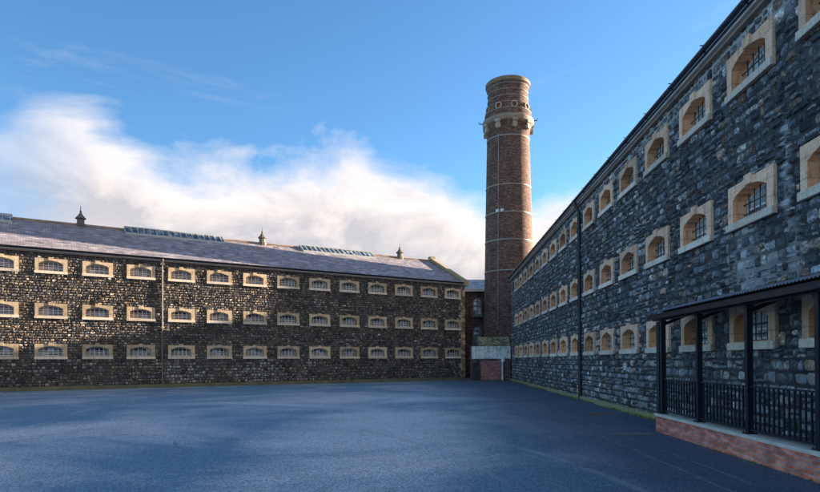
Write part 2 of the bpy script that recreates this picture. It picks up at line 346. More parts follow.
# ------------------------------------------------------------------ mesh helpers
class MB:
    def __init__(s): s.v = []; s.f = []; s.mi = []; s.uv = []
    def face(s, pts, mi=0, uv=None):
        i = len(s.v); s.v += [tuple(p) for p in pts]; s.f.append(tuple(range(i, i + len(pts)))); s.mi.append(mi)
        s.uv += uv if uv else [(0, 0)] * len(pts)
    def box(s, x0, x1, y0, y1, z0, z1, mi=0):
        P = [(x0, y0, z0), (x1, y0, z0), (x1, y1, z0), (x0, y1, z0), (x0, y0, z1), (x1, y0, z1), (x1, y1, z1), (x0, y1, z1)]
        for q in ((0, 3, 2, 1), (4, 5, 6, 7), (0, 1, 5, 4), (1, 2, 6, 5), (2, 3, 7, 6), (3, 0, 4, 7)): s.face([P[i] for i in q], mi)
    def bar(s, a, b, w, h=None, mi=0):
        """rectangular bar from a to b"""
        h = h or w; a = Vector(a); b = Vector(b); d = (b - a).normalized()
        up = Vector((0, 0, 1)) if abs(d.z) < .9 else Vector((0, 1, 0))
        sx = d.cross(up).normalized() * w / 2; sz = sx.cross(d).normalized() * h / 2
        A = [a - sx - sz, a + sx - sz, a + sx + sz, a - sx + sz]; B = [p + (b - a) for p in A]
        s.face(A[::-1], mi); s.face(B, mi)
        for i in range(4): j = (i + 1) % 4; s.face([A[i], A[j], B[j], B[i]], mi)
    def tube(s, pts, r, n=10, mi=0, cap=True):
        rings = []
        pts = [Vector(p) for p in pts]
        for i, p in enumerate(pts):
            d = (pts[min(i + 1, len(pts) - 1)] - pts[max(i - 1, 0)]).normalized()
            up = Vector((0, 0, 1)) if abs(d.z) < .9 else Vector((0, 1, 0))
            sx = d.cross(up).normalized(); sz = sx.cross(d).normalized()
            rr = r[i] if isinstance(r, (list, tuple)) else r
            rings.append([p + (sx * math.cos(2 * PI * k / n) + sz * math.sin(2 * PI * k / n)) * rr for k in range(n)])
        for a, b in zip(rings, rings[1:]):
            for k in range(n): j = (k + 1) % n; s.face([a[k], a[j], b[j], b[k]], mi)
        if cap: s.face(rings[0][::-1], mi); s.face(rings[-1], mi)
    def lathe(s, prof, cx=0, cy=0, n=48, mi=0, cap=True, a0=0):
        """prof: (radius, z) from bottom to top; uv = metres round / up"""
        L = 0
        for (r0, z0), (r1, z1) in zip(prof, prof[1:]):
            dl = math.hypot(r1 - r0, z1 - z0)
            for k in range(n):
                a = a0 + 2 * PI * k / n; b = a0 + 2 * PI * (k + 1) / n; R = 2.0
                s.face([(cx + r0 * math.cos(a), cy + r0 * math.sin(a), z0), (cx + r0 * math.cos(b), cy + r0 * math.sin(b), z0),
                        (cx + r1 * math.cos(b), cy + r1 * math.sin(b), z1), (cx + r1 * math.cos(a), cy + r1 * math.sin(a), z1)], mi,
                       [(R * a, L), (R * b, L), (R * b, L + dl), (R * a, L + dl)])
            L += dl
        if cap:
            for (r, z), rev in ((prof[0], True), (prof[-1], False)):
                if r > 1e-4:
                    ring = [(cx + r * math.cos(a0 + 2 * PI * k / n), cy + r * math.sin(a0 + 2 * PI * k / n), z) for k in range(n)]
                    s.face(ring[::-1] if rev else ring, mi)
    def build(s, name, mats, parent=None, smooth=False, weld=True):
        me = bpy.data.meshes.new(name); me.from_pydata(s.v, [], s.f)
        if not isinstance(mats, (list, tuple)): mats = [mats]
        for m in mats: me.materials.append(m)
        me.polygons.foreach_set('material_index', s.mi)
        uvl = me.uv_layers.new(name='UVMap')
        uvl.data.foreach_set('uv', [c for p in s.uv for c in p])
        if weld:
            bm = bmesh.new(); bm.from_mesh(me); bmesh.ops.remove_doubles(bm, verts=bm.verts, dist=1e-4)
            bmesh.ops.recalc_face_normals(bm, faces=bm.faces); bm.to_mesh(me); bm.free()
        if smooth:
            me.shade_smooth()
            me.set_sharp_from_angle(angle=math.radians(35))
        ob = bpy.data.objects.new(name, me); C.objects.link(ob)
        if parent: ob.parent = parent
        return ob

def tag(o, label=None, cat=None, group=None, kind=None):
    if label: o['label'] = label
    if cat: o['category'] = cat
    if group: o['group'] = group
    if kind: o['kind'] = kind
    return o
def empty(name, loc, rz=0):
    o = bpy.data.objects.new(name, None); C.objects.link(o); o.location = loc; o.rotation_euler = (0, 0, rz); o.empty_display_size = .3
    return o
def copy_tree(o, parent=None, loc=None):
    c = o.copy(); C.objects.link(c); c.parent = parent
    if loc is not None: c.location = loc
    for ch in [q for q in o.children]: copy_tree(ch, c)
    return c

# ------------------------------------------------------------------ the window of the wings
WW, WH = 1.7045, .90
def make_window(parent, x, z, near):
    """stone surround with segmental arch; origin at its lower left outer corner, y runs into the wall"""
    sm = M['surround_near'] if near else M['surround_far']; rm = M['reveal_near'] if near else M['reveal_far']
    jl, jr, sill, dep = .19, .23, .15, .30
    x0, x1 = jl, WW - jr; zs = .60; rise = .17
    N = 12
    arch = []
    half = (x1 - x0) / 2; R = (half ** 2 + rise ** 2) / (2 * rise); cz = zs + rise - R; cxm = (x0 + x1) / 2
    a = math.asin(half / R)
    for i in range(N + 1):
        t = -a + 2 * a * i / N; arch.append((cxm + R * math.sin(t), cz + R * math.cos(t)))
    pr = -.065
    m = MB()
    # front face
    m.face([(0, pr, 0), (x0, pr, 0), (x0, pr, WH), (0, pr, WH)]); m.face([(x1, pr, 0), (WW, pr, 0), (WW, pr, WH), (x1, pr, WH)])
    m.face([(x0, pr, 0), (x1, pr, 0), (x1, pr, sill - .004), (x0, pr, sill - .004)])
    for (ax, az), (bx, bz) in zip(arch, arch[1:]):
        m.face([(ax, pr, az), (bx, pr, bz), (bx, pr, WH), (ax, pr, WH)])
    # outer returns
    for p, q in (((0, 0), (WW, 0)), ((WW, 0), (WW, WH)), ((WW, WH), (0, WH)), ((0, WH), (0, 0))):
        m.face([(p[0], pr, p[1]), (p[0], .12, p[1]), (q[0], .12, q[1]), (q[0], pr, q[1])])
    # keystone nub and projecting voussoir
    kw = .13
    m.box(cxm - kw, cxm + kw, pr - .03, pr + .05, zs + rise + .005, WH + .07)
    # reveals (joint lines between blocks are cut as thin grooves)
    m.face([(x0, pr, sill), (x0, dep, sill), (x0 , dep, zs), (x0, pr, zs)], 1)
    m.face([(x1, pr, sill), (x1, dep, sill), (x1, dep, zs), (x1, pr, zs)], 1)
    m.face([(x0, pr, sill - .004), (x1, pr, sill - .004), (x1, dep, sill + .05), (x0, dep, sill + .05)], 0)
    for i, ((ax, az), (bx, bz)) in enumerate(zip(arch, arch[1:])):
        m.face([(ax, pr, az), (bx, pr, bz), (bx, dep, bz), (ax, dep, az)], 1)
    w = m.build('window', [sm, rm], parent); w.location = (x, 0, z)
    s = MB(); s.box(-.02, WW + .02, pr - .045, pr - .004, -.02, sill - .02); s.build('sill', M['sill_white'], w)
    gy = dep - .05
    p = MB(); pts = [(x0, gy + .03, sill + .03), (x1, gy + .03, sill + .03)] + [(ax, gy + .03, az) for ax, az in reversed(arch)]
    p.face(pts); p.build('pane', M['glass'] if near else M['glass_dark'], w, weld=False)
    f = MB(); fw = .035
    f.box(x0, x1, gy - .01, gy + .02, sill + .03, sill + .075)
    f.box(x0, x0 + fw, gy - .01, gy + .02, sill + .075, zs - .01); f.box(x1 - fw, x1, gy - .01, gy + .02, sill + .075, zs - .01)
    for (ax, az), (bx, bz) in zip(arch, arch[1:]):
        f.bar((ax, gy, az - .02), (bx, gy, bz - .02), .03, .045)
    for i in range(1, 5):
        xx = x0 + (x1 - x0) * i / 5; fb_ = .013 if near else .018; f.box(xx - fb_, xx + fb_, gy - .008, gy + .018, sill + .075, zs + .09)
    f.box(x0 + fw, x1 - fw, gy - .006, gy + .014, .38, .42)
    f.build('frame', M['frame'], w, weld=False)
    g = MB()
    for i in (range(1, 6) if near else ()):
        xx = x0 + (x1 - x0) * i / 6; top = cz + math.sqrt(R * R - (xx - cxm) ** 2)
        g.tube([(xx, gy - .09, sill), (xx, gy - .09, top)], .012, 6)
    for zz in (.30, .50):
        g.box(x0, x1, gy - .097, gy - .083, zz - .012, zz + .012)
    g.build('grille', M['iron'] if near else M['frame'], w, weld=False)
    return w

def masonry(root, xa, xb, za, zb, holes, mats, seed, seams=(), wmin=.17, wmax=.56, course=(.22, .34), gap=.011, lift=(.018, .048), openings_proud=0):
    """the wall: a mortar face plus rough-faced stones laid in broken courses round the openings; every stone is modelled and carries its own random numbers"""
    rnd = random.Random(seed)
    V = []; F = []; MI = []; SA = []; UVN = 0
    def quad(p, mi):
        i = len(V); V.extend(p); SA.extend([(0, 0, 0)] * 4); F.append((i, i + 1, i + 2, i + 3)); MI.append(mi)
    wh = MB(); wall_with_holes(wh, xa, xb, za, zb, holes)
    for f in wh.f: quad([wh.v[i] for i in f], 1)
    levels = sorted({za, zb} | {h[1] for h in holes} | {h[3] for h in holes})
    def stone(x0, x1, z0, z1):
        if x1 - x0 < .05 or z1 - z0 < .04: return
        w, h = x1 - x0, z1 - z0
        lf = rnd.uniform(*lift); g = gap
        jx, jz = min(.045, w * .11), min(.035, h * .14)
        c = {}
        for a in (0, 1):
            for b in (0, 1):
                c[a, b] = ((x0 + g if a == 0 else x1 - g) + rnd.uniform(-.2, 1) * jx * (1 if a == 0 else -1), (z0 + g if b == 0 else z1 - g) + rnd.uniform(-.2, 1) * jz * (1 if b == 0 else -1))
        us = (0, .13, .5, .87, 1); vs = (0, .2, .8, 1)
        tx, tz = rnd.uniform(-.018, .018), rnd.uniform(-.018, .018)
        bow = [rnd.uniform(-.012, .012) for _ in range(4)]
        i0 = len(V); col = (rnd.random(), rnd.random(), rnd.random())
        for iv, v in enumerate(vs):
            for iu, u in enumerate(us):
                x = (c[0, 0][0] * (1 - v) + c[0, 1][0] * v) * (1 - u) + (c[1, 0][0] * (1 - v) + c[1, 1][0] * v) * u
                z = (c[0, 0][1] * (1 - u) + c[1, 0][1] * u) * (1 - v) + (c[0, 1][1] * (1 - u) + c[1, 1][1] * u) * v
                rim = iu in (0, 4) or iv in (0, 3)
                if rim:
                    corner = iu in (0, 4) and iv in (0, 3)
                    if corner: x += (.5 - u) * w * .10; z += (.5 - v) * h * .14
                    elif iu == 2: z += bow[0 if iv == 0 else 1]
                    y = -.002 if not corner else 0.0
                    y = .001
                else:
                    x += rnd.uniform(-.018, .018); z += rnd.uniform(-.012, .012)
                    y = -(lf + (u - .5) * tx * 2 + (v - .5) * tz * 2 + rnd.uniform(-.010, .012))
                    y = min(y, -.006)
                V.append((x, y, z)); SA.append(col)
        n = 5
        for iv in range(3):
            for iu in range(4):
                a = i0 + iv * n + iu; F.append((a, a + 1, a + n + 1, a + n)); MI.append(0)
    for l0, l1 in zip(levels, levels[1:]):
        H = l1 - l0
        nC = max(1, round(H / rnd.uniform(*course)))
        cuts = [0] + sorted((i + rnd.uniform(-.16, .16)) / nC for i in range(1, nC)) + [1]
        for k0, k1 in zip(cuts, cuts[1:]):
            z0, z1 = l0 + H * k0, l0 + H * k1; zc = (z0 + z1) / 2
            block = sorted((h[0], h[2]) for h in holes if h[1] < zc < h[3])
            spans = []; x = xa
            for b0, b1 in block:
                if b0 > x: spans.append((x, b0))
                x = b1
            if x < xb: spans.append((x, xb))
            for s0, s1 in spans:
                x = s0
                while x < s1 - .01:
                    w_ = rnd.uniform(wmin, wmax)
                    if s1 - (x + w_) < wmin * .8: w_ = s1 - x if s1 - x < wmax * 1.15 else (s1 - x) / 2
                    w_ = min(w_, s1 - x)
                    r = rnd.random(); hh = z1 - z0
                    if r < .34 and hh > .19:
                        m_ = z0 + hh * rnd.uniform(.35, .65)
                        if w_ > .36 and rnd.random() < .5:
                            q = x + w_ * rnd.uniform(.35, .65); stone(x, q, z0, m_); stone(q, x + w_, z0, m_)
                            q = x + w_ * rnd.uniform(.35, .65); stone(x, q, m_, z1); stone(q, x + w_, m_, z1)
                        else:
                            stone(x, x + w_, z0, m_); stone(x, x + w_, m_, z1)
                    else: stone(x, x + w_, z0, z1)
                    x += w_
    # the plain back and the ends
    quad([(xa, W, 0), (xb, W, 0), (xb, W, EAVE), (xa, W, EAVE)], 1)
    for x in (xa, xb):
        quad([(x, 0, 0), (x, W, 0), (x, W, EAVE), (x, 0, EAVE)], 1)
        i = len(V); V.extend([(x, 0, EAVE), (x, W, EAVE), (x, HALF, RIDGE - .05)]); SA.extend([(0, 0, 0)] * 3); F.append((i, i + 1, i + 2)); MI.append(1)
    me = bpy.data.meshes.new('wall'); me.from_pydata(V, [], F)
    for q in mats: me.materials.append(q)
    me.polygons.foreach_set('material_index', MI)
    at = me.attributes.new('stone', 'FLOAT_VECTOR', 'POINT'); at.data.foreach_set('vector', [c for p in SA for c in p])
    ob = bpy.data.objects.new('wall', me); C.objects.link(ob); ob.parent = root
    return ob

def wall_with_holes(m, xa, xb, za, zb, holes, y=0, mi=0):
    xs = sorted({xa, xb} | {h[0] for h in holes} | {h[2] for h in holes}); zs = sorted({za, zb} | {h[1] for h in holes} | {h[3] for h in holes})
    for i in range(len(xs) - 1):
        for j in range(len(zs) - 1):
            cx, cz = (xs[i] + xs[i + 1]) / 2, (zs[j] + zs[j + 1]) / 2
            if any(h[0] < cx < h[2] and h[1] < cz < h[3] for h in holes): continue
            m.face([(xs[i], y, zs[j]), (xs[i + 1], y, zs[j]), (xs[i + 1], y, zs[j + 1]), (xs[i], y, zs[j + 1])], mi)

ROWS = [.205 + EYE, 2.667 + EYE, 5.381 + EYE]
EAVE = 6.79 + EYE; RIDGE = 9.48 + EYE; HALF = 5.0; W = HALF * 2

def wing(root, xa, xb, wins, near, stone):
    """xa..xb along the facade, windows = list of lower-left x"""
    holes = [(x, z, x + WW, z + WH) for x in wins for z in ROWS]
    masonry(root, xa, xb, 0, EAVE, holes, stone, 11 if near else 23, wmin=.12 if near else .10, wmax=.40 if near else .32, course=(.17, .27) if near else (.14, .21), gap=.015)
    proto = None
    for x in wins:
        for z in ROWS:
            if proto is None: proto = make_window(root, x, z, near)
            else: copy_tree(proto, root, (x, 0, z))
    # dark rooms behind the panes
    b = MB(); b.face([(xa + .4, .9, .3), (xb - .4, .9, .3), (xb - .4, .9, EAVE - .2), (xa + .4, .9, EAVE - .2)]); b.build('inner_wall', M['black'], root)
    sl = math.hypot(HALF + .28, RIDGE - EAVE)
    r = MB(); t = .07
    for sgn in (0, 1):
        y0, y1 = (-.22, HALF) if sgn == 0 else (W + .22, HALF)
        z0 = EAVE + .02 ; n = 1
        r.face([(xa, y0, z0), (xb, y0, z0), (xb, y1, RIDGE), (xa, y1, RIDGE)], 0, [(xa, 0), (xb, 0), (xb, sl), (xa, sl)])
        r.face([(xa, y0, z0 - t), (xb, y0, z0 - t), (xb, y1, RIDGE - t), (xa, y1, RIDGE - t)], 0)
        r.face([(xa, y0, z0 - t), (xb, y0, z0 - t), (xb, y0, z0), (xa, y0, z0)], 0)
    for x in (xa, xb):
        r.face([(x, -.22, EAVE + .02 - t), (x, -.22, EAVE + .02), (x, HALF, RIDGE), (x, HALF, RIDGE - t)], 0)
        r.face([(x, W + .22, EAVE + .02 - t), (x, W + .22, EAVE + .02), (x, HALF, RIDGE), (x, HALF, RIDGE - t)], 0)
    rf = r.build('roof', M['slate'], root, weld=False)
    rt = MB(); rt.tube([(xa, HALF, RIDGE + .02), (xb, HALF, RIDGE + .02)], .11, 8); rt.build('ridge_tiles', M['cornice'], rf)
    c = MB(); c.box(xa, xb, -.13, -.004, EAVE - .17, EAVE - .05); c.build('cornice', M['cornice'], root)
    # half-round gutter with a pale fascia board behind it
    g = MB(); n = 8; gy, gz, gr = -.275, EAVE + .075, .075
    prof = [(gy + gr * math.cos(PI + PI * i / n), gz + gr * math.sin(PI + PI * i / n)) for i in range(n + 1)]
    prof = prof + [(q[0] * .0 + (gy + (gr - .015) * math.cos(PI + PI * i / n)), gz + (gr - .015) * math.sin(PI + PI * i / n)) for i, q in reversed(list(enumerate(prof)))]
    for (ay, az), (by, bz) in zip(prof, prof[1:] + prof[:1]):
        g.face([(xa, ay, az), (xb, ay, az), (xb, by, bz), (xa, by, bz)])
    q = g; x = xa + .4
    while x < xb:
        q.box(x, x + .035, -.36, -.16, EAVE - .015, EAVE + .0); q.box(x, x + .04, -.355, -.195, EAVE + .146, EAVE + .153); x += 1.83
    g.build('gutter', M['iron_gutter'], root, smooth=True)
    fb = MB(); fb.box(xa, xb, -.20, -.135, EAVE - .09, EAVE - .03); fb.build('fascia', M['white_line'], root)
    return rf

# ------------------------------------------------------------------ right wing (near)
A = .0467; D = 6.1824; S0 = 12.577; PITCH = 2.508
right = empty('prison_wing', (D, 0, 0), math.atan2(-math.cos(A), -math.sin(A)))
tag(right, 'tall blue-grey basalt prison wing on the right with deep cream-framed barred windows', 'prison building', 'prison wings round the yard')
S_END = 50.2
wins_r = [-(S0 + PITCH * kk) for kk in range(-4, 15)]
wins_r = [x for x in wins_r if -x < S_END - .3]
rroof = wing(right, -S_END, 6.0, wins_r, True, (M['stone_near'], M['mortar_near']))
p = MB(); p.box(-S_END, -14.35, -.13, -.003, 0, .16); p.build('plinth', M['moss'], right)
p = MB()
px = -25.7
p.tube([(px, -.27, EAVE + .0), (px, -.26, EAVE - .15), (px, -.11, EAVE - .42), (px, -.11, .05)], .068, 10)
for zz in (1.6, 3.6, 5.6, 7.4): p.tube([(px, -.11, zz), (px, -.11, zz + .12)], .088, 10)
dp = p.build('downpipe', M['iron_gutter'], right, smooth=True)
v = MB(); v.box(-19.85, -19.6, -.05, -.004, 1.36, 1.60)
v.build('wall_vent', M['white_line'], right)

# ------------------------------------------------------------------ left wing (far)
B = 1.0099; PX, PY = -22.4645, 35.8378
left = empty('prison_wing', (PX, PY, 0), PI / 2 - B)
tag(left, 'long brown rubble prison wing across the yard with slate roof, ridge skylights and spired vents', 'prison building', 'prison wings round the yard')
T0, T1 = -14.0, 32.2
wins_l = [PITCH * kk for kk in range(-4, 13)]
lroof = wing(left, T0, T1, wins_l, False, (M['stone_far'], M['mortar_far']))
p = MB(); p.box(T0, T1, -.16, -.003, 0, .24); p.build('plinth', M['plinth_dark'], left)
p = MB(); px = 7.15
p.tube([(px, -.27, EAVE + .02), (px, -.26, EAVE - .12), (px, -.09, EAVE - .36), (px, -.09, .24)], .05, 8)
for zz in (2.0, 4.2, 6.4): p.tube([(px, -.09, zz), (px, -.09, zz + .1)], .066, 8)
p.box(px - .13, px + .13, -.24, -.01, EAVE - .42, EAVE - .25)
p.build('downpipe', M['pipe_grey'], left)
# gable end with quoins and coping
q = MB()
z = 0; i = 0
while z < EAVE - .2:
    L = .62 if i % 2 else .42
    h = .36
    q.box(T1 - L + .03, T1 + .06, -.045, L * .7, z + .006, min(z + h, EAVE)); z += h; i += 1
q.build('quoins', M['quoin'], left)
q = MB()
for sgn in (0, 1):
    y0, y1 = (-.30, HALF) if sgn == 0 else (W + .30, HALF)
    P = [(y0, EAVE + .02), (y1, RIDGE + .06), (y1, RIDGE + .34), (y0, EAVE + .30)]
    for x in (T1 - .22, T1 + .16): q.face([(x, a_, b_) for a_, b_ in P])
    for (a_, b_), (c_, d_) in zip(P, P[1:] + P[:1]): q.face([(T1 - .22, a_, b_), (T1 + .16, a_, b_), (T1 + .16, c_, d_), (T1 - .22, c_, d_)])
q.box(T1 - .26, T1 + .2, -.42, .1, EAVE - .22, EAVE + .3)
q.box(T1 - .3, T1 + .2, HALF - .25, HALF + .25, RIDGE + .1, RIDGE + .42)
q.build('gable_coping', M['gable_coping'], left, weld=False)

def lantern(xa, xb, root):
    m = MB(); hw, z0, z1 = .80, RIDGE - .52, RIDGE + .24
    slope = (RIDGE - EAVE) / HALF
    zb = RIDGE - hw * slope
    m.box(xa, xb, HALF - hw - .05, HALF - hw + .05, zb - .1, zb + .14); m.box(xa, xb, HALF + hw - .05, HALF + hw + .05, zb - .1, zb + .14)
    for x in (xa, xb - .06): 
        m.face([(x, HALF - hw, zb), (x, HALF + hw, zb), (x, HALF + hw, zb + .14), (x, HALF, z1), (x, HALF - hw, zb + .14)])
    m.bar((xa, HALF, z1 + .02), (xb, HALF, z1 + .02), .10, .07)
    x = xa
    while x < xb:
        for s_ in (-1, 1): m.bar((x, HALF + s_ * hw, zb + .13), (x, HALF, z1 + .01), .045, .05)
        x += .42
    l = m.build('skylight', M['skyframe'], root, weld=False)
    g = MB()
    for s_ in (-1, 1): g.face([(xa, HALF + s_ * hw, zb + .12), (xb, HALF + s_ * hw, zb + .12), (xb, HALF, z1), (xa, HALF, z1)])
    g.build('glazing', M['glass_dark'], l, weld=False)
for xa, xb in ((-8.5, -1.25), (5.45, 12.4), (18.8, 25.6)): lantern(xa, xb, left)
def cupola(x, root):
    m = MB()
    m.lathe([(.32, RIDGE - .30), (.32, RIDGE + .10), (.25, RIDGE + .15), (.24, RIDGE + .42), (.37, RIDGE + .47), (.34, RIDGE + .52)], x, HALF, 8, a0=PI / 8)
    c = m.build('roof_vent', M['cupola'], root)
    s = MB(); s.lathe([(.34, RIDGE + .515), (.19, RIDGE + .68), (.08, RIDGE + .86), (.06, RIDGE + .94), (.09, RIDGE + .98), (.03, RIDGE + 1.04), (.018, RIDGE + 1.35)], x, HALF, 8, a0=PI / 8)
    s.build('spire', M['cupola'], c)
CUP = (2.7, 15.6, 28.6)
for x in CUP: cupola(x, left)
for x in (-40, -27, -14): cupola(x, right)

# ------------------------------------------------------------------ chimney
def Zp(y, Y=55.15): return (360.6 - y) / 600 * Y + EYE
CX, CY = 9.15, 55.15; SC = 55.15 / 600
ch = empty('chimney_stack', (CX, CY, 0)); tag(ch, 'tall round brown brick chimney with corbelled crown and pale hoops rising behind the corner annex', 'chimney')
m = MB()
shaft = [(2.42, 0), (2.36, Zp(345)), (2.22, Zp(280)), (2.08, Zp(205)), (1.93, Zp(139))]
m.lathe(shaft, n=64, cap=False); m.build('shaft', M['brick_dark'], ch, smooth=True)
m = MB()
F = 53.15
crown = [(1.93, Zp(139) + .002), (1.98, Zp(134)), (2.08, Zp(130)), (2.20, Zp(127.5))]
m.lathe(crown, n=64, cap=False)
m.lathe([(2.12, Zp(121)), (2.15, Zp(118)), (2.02, Zp(112)), (1.88, Zp(106)), (1.83, Zp(99)), (1.86, Zp(92)), (1.93, Zp(88))], n=64, cap=False)
m.lathe([(1.60, Zp(92)), (1.60, Zp(84.5))], n=64, cap=False)
m.build('crown', M['brick_dark'], ch, smooth=True)
m = MB()
m.lathe([(2.20, Zp(127.5)), (2.31, Zp(126.5)), (2.33, Zp(122)), (2.22, Zp(121)), (2.12, Zp(121))], n=64, cap=False); m.build('stone_ring', M['stone_band'], ch, smooth=True)
m = MB()
m.lathe([(1.93, Zp(88)), (2.03, Zp(87.5)), (2.05, Zp(84.5)), (1.98, Zp(83.6)), (1.60, Zp(83.8)), (1.60, Zp(85))], n=64, cap=False); m.build('rim', M['stone_band'], ch, smooth=True)
PROF = shaft + crown[1:] + [(2.30, Zp(123)), (2.12, Zp(121)), (2.15, Zp(118)), (2.02, Zp(112)), (1.88, Zp(106)), (1.83, Zp(99)), (1.86, Zp(92)), (1.93, Zp(88))]
def prof_r(z):
    for (r0, z0), (r1, z1) in zip(PROF, PROF[1:]):
        if z0 <= z <= z1: return r0 + (r1 - r0) * (z - z0) / (z1 - z0) + .004
    return 2.0
for (yp, r, hh) in ((80, 0, .03), (85.5, 0, .03), (92, 0, .03), (99, 0, .03), (106, 0, .03), (114.5, 0, .05), (133, 1.99, .055), (183, 2.03, .05), (211, 2.09, .05), (239, 2.145, .05), (270, 2.20, .05)):
    if r is None: continue
    zc = (360.6 - yp) / 600 * F + EYE; r = prof_r(zc)
    m = MB(); m.lathe([(r, zc - hh), (r + .035, zc - hh + .01), (r + .035, zc + hh - .01), (r, zc + hh)], n=64, cap=False)
    m.build('hoop', M['steel_band'], ch, smooth=True)
camang = math.atan2(-CY, -CX)
for i in range(9):
    a = camang + math.radians(-24 + 40 * i)
    m = MB(); zc = Zp(130.5) 
    # console bracket and round boss
    m.box(1.90, 2.32, -.26, .26, zc + .20, zc + .40); m.box(1.90, 2.22, -.19, .19, zc - .02, zc + .20); m.box(1.9, 2.06, -.12, .12, zc - .30, zc - .02)
    m.tube([(1.98, 0, zc - .14), (2.27, 0, zc - .14)], .24, 14)
    o_ = m.build('corbel', M['boss_stone'], ch); o_.rotation_euler = (0, 0, a)
    m = MB(); zc = Zp(112) ; n = 16
    for kk in range(n):
        b0, b1 = 2 * PI * kk / n, 2 * PI * (kk + 1) / n
        m.bar((2.03, .27 * math.cos(b0), zc + .27 * math.sin(b0)), (2.03, .27 * math.cos(b1), zc + .27 * math.sin(b1)), .09, .10)
    o_ = m.build('oculus', M['boss_stone'], ch); o_.rotation_euler = (0, 0, a)
for i in range(2):
    m = MB(); m.tube([(2.2, 0, Zp(121.5)), (2.62, 0, Zp(121.5)), (2.68, 0, Zp(119.5))], .045, 6)
    m.build('bracket', M['iron'], ch).rotation_euler = (0, 0, camang + (PI / 2 if i else -PI / 2))
m = MB(); a = camang - math.radians(25)
pts = []
for (r, z) in shaft: pts.append(((r + .05) * math.cos(a), (r + .05) * math.sin(a), max(z, Zp(330))))
m.tube(pts[1:], .03, 6); m.build('cable', M['steel_band'], ch)
for i in range(2):
    da = math.radians(-27 + 12 * i); zc = Zp(210, 53.3)
    m = MB(); m.box(2.10, 2.22, -.14, .14, zc - .12, zc + .12); m.box(2.04, 2.10, -.03, .03, zc - .05, zc + .05)
    m.build('floodlight', M['white_paint'], ch).rotation_euler = (0, 0, camang + da)

# ------------------------------------------------------------------ annex at the chimney foot
AX0, AX1, AY = 5.30, 8.54, 50.9
an = empty('boiler_annex', (AX0, AY, 0)); tag(an, 'low brick annex at the chimney foot with flaking white band and red brick infill', 'annex')
wA = AX1 - AX0; wz = lambda y: (360.6 - y) / 600 * AY + EYE
def wx(x): return (x - 410) / 600 * AY - AX0
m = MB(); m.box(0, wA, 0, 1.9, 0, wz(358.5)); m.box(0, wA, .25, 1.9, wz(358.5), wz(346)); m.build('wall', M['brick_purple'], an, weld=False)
m = MB(); m.box(wx(472), wA, -.03, .246, wz(359), wz(346.5)); m.build('painted_band', M['white_paint'], an)
m = MB(); z0, z1 = wz(346.2), wz(336.5)
xl = wx(479)
m.face([(xl, -.05, z0), (wA, -.05, z0), (wA, .9, z1), (xl, .9, z1)]); m.face([(xl, -.05, z0), (xl, .9, z1), (xl, .9, z0)]); m.face([(wA, -.05, z0), (wA, .9, z1), (wA, .9, z0)])
m.face([(xl, -.05, z0), (wA, -.05, z0), (wA, .9, z0), (xl, .9, z0)]); m.face([(xl, .9, z0), (wA, .9, z0), (wA, .9, z1), (xl, .9, z1)])
m.build('roof', M['moss_brick'], an, weld=False)
m = MB(); m.box(wx(481), wx(501), -.06, -.004, .04, wz(361)); m.build('brick_infill', M['brick_panel'], an)
m = MB(); m.tube([(wx(502.3), -.12, 0), (wx(502.3), -.12, wz(357))], .07, 8); m.box(wx(501), wx(504.5), -.16, -.035, wz(362), wz(357)); m.build('drainpipe', M['white_paint'], an)
m = MB(); m.box(wx(473), wx(479.5), -.05, -.004, .02, wz(363)); d_ = m.build('door', M['door'], an)
m = MB(); m.tube([(wx(478.6), -.09, .95), (wx(478.6), -.09, 1.15)], .02, 6); m.build('handle', M['steel_band'], d_)
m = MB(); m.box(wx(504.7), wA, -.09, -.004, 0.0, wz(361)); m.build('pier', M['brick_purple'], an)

# link building behind the chimney
LX0, LX1, LY = 5.0, 16.5, 58.2
ln = empty('link_building', (LX0, LY, 0)); tag(ln, 'narrow dark link building with arched window and slate roof seen between far wing and chimney', 'building')
lz = lambda y: (360.6 - y) / 600 * LY + EYE
lx = lambda x: (x - 410) / 600 * LY - LX0
m = MB(); 
m.box(0, LX1 - LX0, 0, 5, 0, lz(291)); m.build('wall', M['brick_purple'], ln)
ze, zr = lz(290), lz(276)
m = MB(); LW = LX1 - LX0
m.face([(-.1, -.35, ze), (LW, -.35, ze), (LW, 2.6, zr), (-.1 , 2.6, zr)], 0, [(0, 0), (LW, 0), (LW, 3.3), (0, 3.3)])
m.face([(-.1, 5.35, ze), (LW, 5.35, ze), (LW, 2.6, zr), (-.1, 2.6, zr)], 0, [(0, 0), (LW, 0), (LW, 3.3), (0, 3.3)])
for x in (-.1, LW): m.face([(x, -.35, ze), (x, 5.35, ze), (x, 2.6, zr)])
m.build('roof', M['slate_blue'], ln, weld=False)
m = MB(); m.box(-.1, LW, -.42, -.36, lz(292), lz(289.3)); m.build('gutter', M['white_line'], ln)
